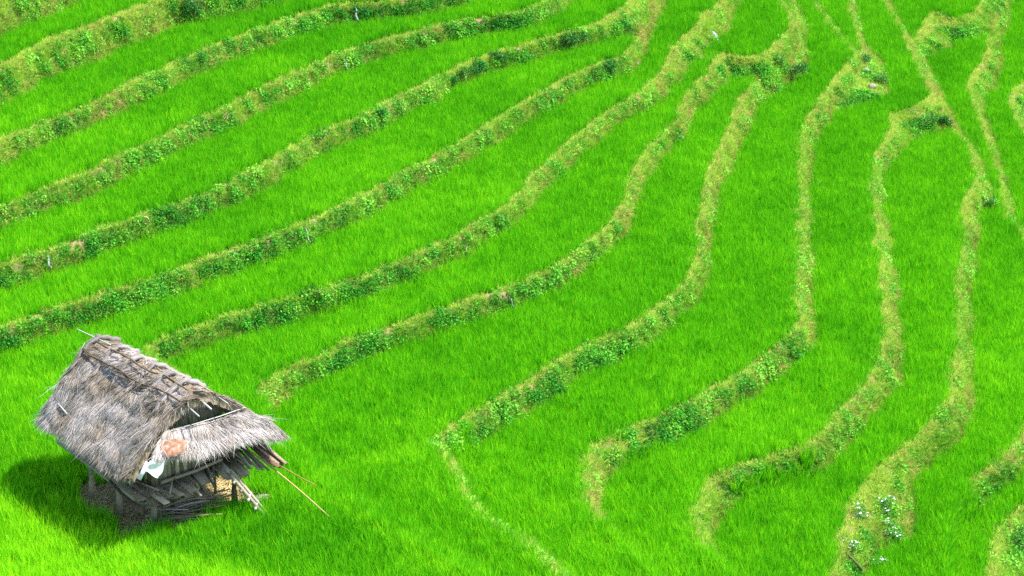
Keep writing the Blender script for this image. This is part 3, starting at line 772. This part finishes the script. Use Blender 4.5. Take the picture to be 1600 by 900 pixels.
for y, z_, xa, xb, r in ((-1.40, .84, -2.30, 1.05, .05), (.95, .86, -1.5, 1.5, .05), (-.95, .86, -1.3, 1.3, .05)):
    MB().tube([(xa, y, z_ + .02), (0, y, z_), (xb, y, z_ - .01)], r, 8, r * .85, wob=.05).build('floor_beam', M['greywood'] if y < -1.2 else M['wood'], hut, True)
for x in (-.95, 0.0, .95):
    MB().tube([(x, -1.4, .84), (x, 1.4, .84)], .045, 8).build('cross_beam', M['wood'], hut, True)
# loose boards lying along the left edge of the floor, ends splayed past the front corner
for k_, (xa, ya, za, xb, yb, zb, w) in enumerate(((-1.72, -1.42, .97, 1.15, -1.36, .82, .13), (-1.2, -1.30, 1.0, 1.52, -1.16, .80, .16), (-.6, -1.12, .99, 1.62, -.98, .83, .15), (-.2, -.98, 1.0, 1.48, -.80, .88, .14), (.1, -1.42, .90, 1.40, -1.46, .70, .12), (.3, -.80, 1.0, 1.60, -.62, .90, .14))):
    MB().beam((xa, ya, za), (xb, yb, zb), w, .025, j=.012).build('edge_board', M['greywood'] if k_ % 3 == 0 else M['wood'], hut)
def plank_wall(name, a, b, z0, z1, n, mat, th=.022):
    mb = MB(); a, b = Vector(a), Vector(b); d = (b - a) / n; nrm_ = Vector((-d.y, d.x, 0)).normalized()
    for i in range(n):
        c = a + d * (i + .5) + nrm_ * random.uniform(-.008, .008)
        mb.beam((c.x, c.y, z0 + random.uniform(-.03, .03)), (c.x, c.y, z1), d.length * .93, th, up=nrm_, j=.004)
    return mb.build(name, mat, hut)
plank_wall('front_wall', (1.0, -.90, 0), (1.0, .25, 0), .96, 1.95, 12, M['greywood'])
plank_wall('front_wall', (.92, .25, 0), (.92, .92, 0), .96, 1.9, 6, M['wood'])
plank_wall('side_wall', (-.92, -.96, 0), (.92, -.96, 0), .96, 1.9, 16, M['wood'])
plank_wall('side_wall', (.92, .98, 0), (-.92, .98, 0), .96, 1.9, 16, M['wood'])
plank_wall('back_wall', (-.99, .92, 0), (-.99, -.92, 0), .96, 1.9, 16, M['wood'])
MB().tube([(1.12, -.82, 1.06), (1.13, 0, 1.10), (1.10, .62, 1.16)], .04, 8, .035).build('rail', M['greywood'], hut, True)
# porch boards in three sagging panels
for ya, n_, z0, z1, x1 in ((-.66, 4, 1.02, .84, 1.55), (-.03, 3, 1.05, .93, 1.42), (.42, 4, 1.10, .97, 1.72)):
    mb = MB()
    for i in range(n_):
        y = ya + i * .155
        mb.beam((1.03, y, z0 + random.uniform(-.008, .008)), (x1 + random.uniform(-.16, .06), y + random.uniform(-.02, .05), z1 + random.uniform(-.02, .015)), .150, .022, j=.008)
    mb.build('porch_floor', M['greywood'], hut)
MB().tube([(1.20, .36, 1.12), (1.22, .37, .50)], .035, 7, .03).build('hanging_pole', M['wood'], hut, True)

for k_ in range(16):
    y = random.uniform(-1.3, .9); x = random.uniform(.6, 1.25); a_ = random.gauss(0, .35)
    MB().beam((x, y, 1.06 + .04 * random.random()), (x + .55 * math.cos(a_), y + .55 * math.sin(a_), .93 + random.uniform(-.10, .06)), random.uniform(.02, .05), .014, j=.004).build('loose_lath', M['wood'] if k_ % 2 else M['greywood'], hut)
n = 900
P = np.stack([rng.uniform(.2, 1.6, n), rng.uniform(-1.4, 1.0, n), rng.uniform(.86, 1.02, n)], 1)
V, F = strips(P, unit(rng.normal(0, 1, (n, 3)) * [1, 1, .35] - [0, 0, .35]), unit(rng.normal(0, 1, (n, 3))), rng.uniform(.08, .26, n), rng.uniform(.006, .012, n), np.zeros((n, 3)), 2)
mesh_np('straw_fringe', V, F, M['thatch'], hut, {'tint': np.repeat(np.clip(.38 + rng.normal(0, .15, n), 0, 1), 5)})

# ------------------------------------------------------------------ things on and around the hut
def hw(x, y, z_=0.0):
    return Vector((HC[0] + x * hux - y * huy, HC[1] + x * huy + y * hux, GZ + z_))

def at_h(px, py, h):
    x, y = unproj(px, py, h); return Vector((x, y, h))
def on_hut(px, py, axis, val):
    """where the photo's line of sight meets a plane of the hut's own axes"""
    d = np.array([float(v) for v in ray(px, py)])
    o = np.array([0 - HC[0], 0 - HC[1], CAMZ - GZ])
    u_, v_ = np.array([hux, huy]), np.array([-huy, hux])
    ol = np.array([o[:2] @ u_, o[:2] @ v_, o[2]]); dl = np.array([d[:2] @ u_, d[:2] @ v_, d[2]])
    return ol + dl * (val - ol[axis]) / dl[axis]
# rusty tin lid on the corner of the thatch
m_ = 26; V = []; F = []
for ring, rr in enumerate((1.0, .6, .15)):
    for i in range(m_):
        a_ = 2 * math.pi * i / m_
        q = rr * (1 + .06 * math.sin(3 * a_ + 1) + .04 * math.sin(7 * a_)) * (1 - .22 * rr * math.exp(-((a_ - 2.2) / .25) ** 2))
        V.append((.29 * q * math.cos(a_), .20 * q * math.sin(a_), .012 * (1 - rr) + .014 * math.sin(2 * a_ + 1) * rr + .006 * math.cos(5 * a_) * rr))
for ring in range(2):
    for i in range(m_):
        F.append((ring * m_ + i, ring * m_ + (i + 1) % m_, (ring + 1) * m_ + (i + 1) % m_, (ring + 1) * m_ + i))
V = np.array(V); n = len(V)
cap = [[2 * m_ + i for i in range(m_)]]
F = np.array(F)
lid = mesh_np('tin_lid', np.vstack([V, V - [0, 0, .008]]), [np.vstack([F, F[:, ::-1] + n, np.array([(i, (i + 1) % m_, n + (i + 1) % m_, n + i) for i in range(m_)])[:, ::-1]]), np.array(cap), np.array(cap)[:, ::-1] + n], M['rust'], None, {'tint': np.full(2 * n, .5)})
lid.location = hw(1.95, -.97, 2.20)
nz_ = Vector((.50, -.30, .80)).normalized(); ax = Vector((0.25, 1, 0)); ax = (ax - nz_ * ax.dot(nz_)).normalized(); ay = nz_.cross(ax)
lid.rotation_euler = (Matrix.Rotation(HA, 3, 'Z') @ Matrix((ax, ay, nz_)).transposed()).to_euler()
tag(lid, 'rusty round tin lid lying on the corner of the thatch', 'tin lid')

# pale sheet hanging from under the eave
ns, nt_ = 14, 12
s, t = np.meshgrid(np.linspace(0, 1, ns), np.linspace(0, 1, nt_), indexing='ij')
cA, cB, cC, cD = on_hut(234, 721, 0, 1.98), on_hut(261, 715, 0, 2.04), on_hut(247, 745, 0, 2.08), on_hut(226, 737, 0, 2.02)
P = ((1 - s) * (1 - t))[..., None] * cA + (s * (1 - t))[..., None] * cB + (s * t)[..., None] * cC + ((1 - s) * t)[..., None] * cD
P[..., 0] += .05 * np.sin(s * 7 + t * 2) * t + .03 * np.sin(t * 6 + s * 4); P[..., 2] += .03 * np.sin(s * 5 + 1) - .05 * np.sin(np.pi * s) * (1 - t)
i = np.arange(ns * nt_).reshape(ns, nt_)
f = np.stack([i[:-1, :-1].ravel(), i[1:, :-1].ravel(), i[1:, 1:].ravel(), i[:-1, 1:].ravel()], 1)
V = P.reshape(-1, 3); n = len(V)
ed = np.concatenate([i[:, 0], i[-1, 1:], i[-2::-1, -1], i[0, -2:0:-1]]); e2 = np.roll(ed, -1)
o = mesh_np('plastic_sheet', np.vstack([V, V - [.006, 0, .003]]), np.vstack([f, f[:, ::-1] + n, np.stack([ed, e2, e2 + n, ed + n], 1)]), M['cloth'], None, {'tint': np.full(2 * n, .6)}, True)
o.location = hw(0, 0, 0); o.rotation_euler = (0, 0, HA)
tag(o, 'crumpled white plastic sheet hanging under the rusty lid', 'plastic sheet')
o = MB().beam(hw(*on_hut(231, 722, 0, 2.04)), hw(*on_hut(217, 749, 0, 2.10)), .085, .02, up=(.5, -.6, .5)).build('white_slat', M['whitewood'])
tag(o, 'short white slat sticking out beside the plastic sheet', 'slat')

# ladder leaning on the porch
lt, lb = hw(*on_hut(361, 739, 0, 1.62)), at_h(408, 796, .26)
ld = (lb - lt).normalized(); lb = lb + ld * ((lb.z - .0) / -ld.z)
lad = empty('ladder', lb, 0, label='short grey wooden ladder leaning against the porch of the hut', cat='ladder')
lsd = ld.cross(Vector((0, 0, 1))).normalized(); lt = lt - lb
for k_ in (-1, 1):
    MB().beam(lsd * (.085 * k_), lt + lsd * (.085 * k_), .065, .05, up=lsd, j=.004).build('rail', M['greywood'], lad)
for k_ in range(5):
    c_ = lt * (.16 + k_ * .18) + ld.cross(lsd) * .02
    MB().beam(c_ - lsd * .19, c_ + lsd * .19, .05, .045, j=.004).build('rung', M['palepole'] if k_ < 3 else M['greywood'], lad)

# bark slab and bundle of split laths under the right eave
o = MB()
for k_ in range(5):
    o.beam(hw(1.15 + .02 * k_, 1.22 + .055 * k_, 1.36 + .01 * k_), hw(1.86 + .05 * math.sin(k_ * 2), 1.44 + .06 * k_, 1.05 + .015 * math.cos(k_ * 3)), .085, .03, j=.02)
tag(o.build('bark_slab', M['bark']), 'brown slab of split bark jutting out below the right eave', 'bark slab')
for k_ in range(9):
    ya = .95 + .05 * k_ + random.uniform(-.03, .03)
    o = MB().beam(hw(.9, ya, 1.30 + random.uniform(-.06, .06)), hw(1.55 + random.uniform(-.15, .2), ya + random.uniform(-.05, .25), .98 + random.uniform(-.06, .05)), .05, .018, j=.006).build('split_lath', M['greywood'])
    tag(o, 'grey split lath bundled under the bark slab at the right eave', 'lath', 'laths bundled under the right eave')
def bent(p, q, sag, n=9):
    p, q = Vector(p), Vector(q)
    return [p.lerp(q, i / (n - 1)) + Vector((0, 0, sag * 4 * (i / (n - 1)) * (1 - i / (n - 1)))) for i in range(n)]
o = MB().tube(bent(hw(1.1, 1.15, 1.30), at_h(516, 809, .22), .06), .020, 7, .013).build('bamboo_pole', M['bamboo']); tag(o, 'long yellow bamboo pole slanting down into the rice', 'pole')
o = MB().tube(bent(hw(1.1, 1.25, 1.33), at_h(495, 759, .55), -.05), .017, 7, .010).build('bamboo_pole', M['bamboo']); tag(o, 'thinner shorter bamboo pole, the upper of the two by the right eave', 'pole')
o = MB().tube(bent(at_h(120, 514, 3.05), hw(-1.75, -.3, 3.0), .0), .009, 6, .012).build('thin_pole', M['palepole']); tag(o, 'thin pale pole jutting from the back end of the roof ridge', 'pole')

# firewood heap below the porch
for k_ in range(46):
    y0 = random.uniform(-1.1, -.3); zz = random.uniform(.04, .46) * (1 - abs(y0 + .6))
    x0 = random.uniform(.3, 1.1); ang = random.uniform(-.3, .8); ln = random.uniform(.7, 1.4)
    p = Vector((x0, y0, zz)); q = p + Vector((ln * math.sin(ang) * .6 + .15, ln * math.cos(ang), random.uniform(-.10, .12)))
    p.z = max(p.z, .03); q.z = max(q.z, .03)
    mid = p.lerp(q, .5) + Vector((random.uniform(-.04, .04), 0, random.uniform(-.02, .05)))
    o = MB().tube([hw(*p), hw(*mid), hw(*q)], random.uniform(.016, .034), 6, .014, wob=.1).build('firewood_stick', M['greywood'] if random.random() < .4 else M['wood'])
    tag(o, 'weathered stick in the firewood heap below the porch', 'stick', 'firewood heaped under the hut')

def rock(name, loc, r, sq=(1, 1, .6), mat='stone', seed=0, **kw):
    rg = np.random.default_rng(seed)
    nu, nv_ = 14, 9
    V = []
    for j in range(nv_ + 1):
        ph = math.pi * j / nv_
        for i in range(nu):
            th = 2 * math.pi * i / nu
            V.append((math.sin(ph) * math.cos(th), math.sin(ph) * math.sin(th), math.cos(ph)))
    V = np.array(V)
    for _ in range(9):                                   # chop facets
        d = rg.normal(0, 1, 3); d /= np.linalg.norm(d); c = rg.uniform(.55, .85)
        e = np.maximum(0, V @ d - c); V = V - e[:, None] * d
    V = V * np.array(sq) * r
    i = np.arange((nv_ + 1) * nu).reshape(nv_ + 1, nu)
    F = np.stack([i[:-1].ravel(), i[1:].ravel(), np.roll(i, -1, 1)[1:].ravel(), np.roll(i, -1, 1)[:-1].ravel()], 1)
    o = mesh_np(name, V, F, M[mat], None, {'tint': np.full(len(V), .55)})
    o.location = loc + Vector((0, 0, r * sq[2] * .35)); o.rotation_euler = (rg.normal(0, .1), rg.normal(0, .1), rg.uniform(0, 6))
    return tag(o, **kw)
rock('flat_stone', hw(1.15, 1.35, 0), .28, (1.2, .8, .3), seed=1, label='flat pale stone on the ground by the foot of the ladder', cat='stone')
rock('flat_stone', hw(.75, 1.4, 0), .24, (1.1, .8, .3), seed=2, label='flat pale stone farther under the right eave, behind the ladder stone', cat='stone')
rock('flat_stone', hw(.95, .95, 0), .20, (1.1, .9, .3), seed=3, label='small flat stone below the porch, beside the front right post', cat='stone')
rock('pale_rock', hit(1378, 161), .15, (1.1, .8, .55), seed=4, label='pale grey rock at the foot of the stony gully', cat='rock')
rock('pale_rock', hit(1362, 140), .20, (1, .8, .8), seed=5, label='dark cracked boulder in the weedy gully above the pale rock', cat='rock')
rock('pale_rock', hit(1352, 112), .17, (1, .8, .8), seed=6, label='boulder highest up in the weedy gully', cat='rock')
rock('bank_stone', hit(1437, 124), .10, seed=7, label='small pinkish stone on the thin bund beside the upper right field', cat='stone')
rock('bank_stone', hit(1269, 301), .11, seed=8, label='brownish stone lodged in the long straight bank, near its cut twigs', cat='stone')
rock('bank_stone', hit(1382, 27), .08, seed=9, label='little white stone on a bund near the top edge', cat='stone')
rock('bank_stone', hit(994, 101), .12, seed=12, label='stone at the rounded tip of a terrace beside dark weeds', cat='stone')
rock('bank_stone', hit(1062, 216), .13, (1.2, .8, .6), seed=13, label='stone on a bare patch of the crumbling bank', cat='stone')

# water spilling from one terrace to the next
def trickle(top, bot, w, label):
    n_ = 12; V = []; F = []
    for i in range(n_):
        f_ = i / (n_ - 1)
        p = hit(top[0] + (bot[0] - top[0]) * f_ + math.sin(f_ * 7) * 1.2, top[1] + (bot[1] - top[1]) * f_)
        ww = w * (.8 + .5 * f_) + .006 * math.sin(f_ * 11)
        V += [(p.x - ww, p.y - .08, p.z + .05), (p.x - ww * .3, p.y - .12, p.z + .08), (p.x + ww * .3, p.y - .12, p.z + .08), (p.x + ww, p.y - .08, p.z + .05)]
        if i:
            b_ = 4 * (i - 1)
            F += [(b_ + k_, b_ + k_ + 1, b_ + k_ + 5, b_ + k_ + 4) for k_ in range(3)]
    V = np.array(V)
    # keep the wall of water close to the bank: settle on the terrain
    o = mesh_np('water', V, np.array(F), M['water'], None, None, True)
    tag(o, label, 'water', 'water spilling down the terrace banks', 'structure')
for tp, bt, w, lb in (((555, 14), (559, 34), .032, 'white trickle of water nearest the top edge'), ((539, 98), (543, 112), .026, 'trickle of water on the second bank down'),
                      ((75, 404), (80, 424), .026, 'trickle of water near the left edge'), ((477, 360), (485, 382), .018, 'trickle of water on the bank above the hut field'),
                      ((725, 385), (733, 402), .018, 'trickle of water beside a bare earth notch'), ((795, 466), (806, 490), .018, 'lowest and longest trickle of water'),
                      ((1111, 50), (1128, 76), .10, 'broad pale spill of water beside the small round field')):
    trickle(tp, bt, w, lb)

# ------------------------------------------------------------------ bushes one can tell apart
BLOOM = []
for q_ in range(3):
    V, F = [], []
    for q in range(5):
        a_ = 2 * math.pi * q / 5 + q_; r_ = .021
        d1 = np.array([math.cos(a_), math.sin(a_), .25]); d2 = np.array([-math.sin(a_), math.cos(a_), 0])
        V += [np.zeros(3), d1 * r_ * .6 - d2 * r_ * .45, d1 * r_ * 1.1, d1 * r_ * .6 + d2 * r_ * .45]
        F.append((4 * q, 4 * q + 1, 4 * q + 2, 4 * q + 3))
    o_ = mesh_np('flower', np.array(V), np.array(F), M['petal'], None, {'tint': np.repeat(rng.random(5), 4)}, link=False)
    BLOOM.append(o_.data)
def shrub(name, px, py, rx, h, n, mat, label, group=None, ls=.06, flowers=0, cat='shrub', seed=0, dz=0.0):
    rg = np.random.default_rng(seed + 100)
    p = hit(px, py)
    root = empty(name, p, rg.uniform(0, 6), label=label, cat=cat, group=group)
    k = max(4, int(rx * 14)); cl = np.stack([rg.normal(0, rx * .5, k), rg.normal(0, rx * .4, k), rg.uniform(.25, 1, k) * h * .75], 1)
    gi_ = rg.integers(0, k, n)
    P = cl[gi_] + unit(rg.normal(0, 1, (n, 3))) * (rg.random(n) ** .5 * (0.20 * rx + .06))[:, None] * [1.2, 1.2, 1.0]
    P[:, 2] = np.maximum(P[:, 2], -0.05)
    Dr = unit(unit(P - cl[gi_]) + rg.normal(0, .6, (n, 3)) + [0, 0, .15]); up = unit(rg.normal(0, .5, (n, 3)) + [0, 0, 1])
    Sd = unit(np.cross(Dr, up)); nn = np.cross(Sd, Dr); Ln = rg.uniform(.6, 1.3, n) * ls
    V = np.stack([P, P + Dr * (Ln * .5)[:, None] - Sd * (Ln * .32)[:, None], P + Dr * Ln[:, None] - nn * (Ln * .2)[:, None], P + Dr * (Ln * .5)[:, None] + Sd * (Ln * .32)[:, None]], 1)
    mesh_np('foliage', V.reshape(-1, 3), np.arange(4 * n).reshape(n, 4), M[mat], root, {'tint': np.repeat(np.clip(rg.normal(.5, .2, n), 0, 1), 4), 'blade': np.zeros(4 * n)})
    mb = MB()
    for c in cl: mb.tube([(c[0] * .15, c[1] * .15, -.15), (c[0] * .6, c[1] * .6, c[2] * .5), tuple(c)], .012, 5, .005)
    mb.build('stem', M['stem'], root)
    if flowers:
        fl = cl[rg.integers(0, k, flowers)] + unit(rg.normal(0, 1, (flowers, 3)) + [0, -.5, .8]) * (.2 * rx + .07)
        for c in fl:
            f_ = bpy.data.objects.new('flower', BLOOM[rg.integers(0, 3)]); COL.objects.link(f_); f_.parent = root
            f_.location = c; f_.rotation_euler = (rg.normal(.3, .4), rg.normal(0, .4), rg.uniform(0, 6)); f_.scale = [rg.uniform(.7, 1.25)] * 3
    return root
for i, a_ in enumerate((
        ('dark_bush', 1233, 118, .55, .45, 900, 'shrub', 'dark bush on the slope below the small round field'),
        ('dark_bush', 1213, 98, .4, .3, 500, 'lightshrub', 'lighter low bush on the lip of the small round field'),
        ('gully_bush', 1347, 100, .30, .45, 500, 'shrub', 'dark bush standing highest in the stony gully'),
        ('gully_bush', 1370, 132, .35, .5, 600, 'lightshrub', 'bright green bush arching over the stony gully'),
        ('corner_bush', 1474, 200, .30, .5, 600, 'shrub', 'bluish dark bush at the corner below the upper right field'),
        ('corner_bush', 1450, 190, .45, .35, 600, 'lightshrub', 'mid green bush left of the bluish dark corner bush'),
        ('round_bush', 1542, 325, .42, .5, 900, 'lightshrub', 'round dry-centred bush at the head of the far right field'),
        ('bank_bush', 714, 128, .30, .45, 500, 'shrub', 'dark leafy bush at the left end of the bank thicket'),
        ('bank_bush', 745, 113, .32, .45, 500, 'shrub', 'dark leafy bush in the middle of the bank thicket'),
        ('bank_bush', 778, 103, .32, .45, 500, 'shrub', 'dark leafy bush at the right end of the bank thicket'),
        ('bank_bush', 592, 184, .25, .35, 350, 'shrub', 'compact dark bush alone on the bank left of the thicket'),
        ('bank_bush', 890, 70, .45, .3, 600, 'shrub', 'sprawling weedy bush right of the bank thicket'),
        ('bank_bush', 955, 112, .35, .35, 500, 'shrub', 'dark bush below the rounded tip of a terrace'),
        ('bank_bush', 487, 470, .22, .3, 300, 'shrub', 'small dark bush on the bank above the hut, right of it'),
        ('bank_bush', 300, 20, .5, .45, 700, 'shrub', 'dark weedy bush on the uppermost bank'),
        ('flowering_plant', 1345, 815, .30, .42, 420, 'lightshrub', 'white flowering weed nearest the left edge of the wide bank', 'white flowering weeds on the wide bank', .045, 34),
        ('flowering_plant', 1385, 800, .28, .42, 420, 'lightshrub', 'white flowering weed standing highest on the wide bank', 'white flowering weeds on the wide bank', .045, 28),
        ('flowering_plant', 1392, 840, .28, .36, 420, 'lightshrub', 'white flowering weed on the right side of the wide bank', 'white flowering weeds on the wide bank', .045, 28),
        ('flowering_plant', 1330, 865, .24, .35, 380, 'lightshrub', 'white flowering weed just above the fallen branch', 'white flowering weeds on the wide bank', .045, 26),
        ('flowering_plant', 1362, 892, .26, .35, 380, 'lightshrub', 'white flowering weed lowest on the wide bank', 'white flowering weeds on the wide bank', .045, 30),
        ('bank_bush', 1590, 850, .35, .5, 600, 'lightshrub', 'leafy bush on the bank in the lower right corner'),
        )):
    shrub(*a_, seed=i)
p = hit(1322, 872); q = hit(1343, 899)
o = MB().tube([p + Vector((0, 0, .12)), p.lerp(q, .5) + Vector((0, 0, .16)), q + Vector((.05, -.1, .14))], .028, 7, .036, wob=.1).build('fallen_branch', M['stem'])
tag(o, 'fallen brown branch below the white flowering weeds', 'branch')
# ring of bent bamboo left on a bank
c = hit(229, 353)
ring = [c + Vector((.085 * math.cos(a_), -.08 - .05 * math.sin(a_), .16 + .12 * math.sin(a_))) for a_ in np.linspace(0, 2 * math.pi, 21)]
tag(MB().tube(ring, .018, 6).build('straw_ring', M['straw']), 'pale hoop of bent straw left standing on a bank', 'hoop')
# cut twigs by the brown stone
for k_, (dx, dy) in enumerate(((14, 1), (18, 4), (10, -4))):
    p, q = hit(1268, 297), hit(1272 + dx, 298 + dy)
    o = MB().tube([p + Vector((0, -.1, .1)), q + Vector((0, -.1, .18 + .05 * k_))], .012, 5, .006).build('cut_twig', M['straw'])
    tag(o, 'pale cut twig beside the brownish bank stone', 'twig', 'cut twigs by the brownish stone')
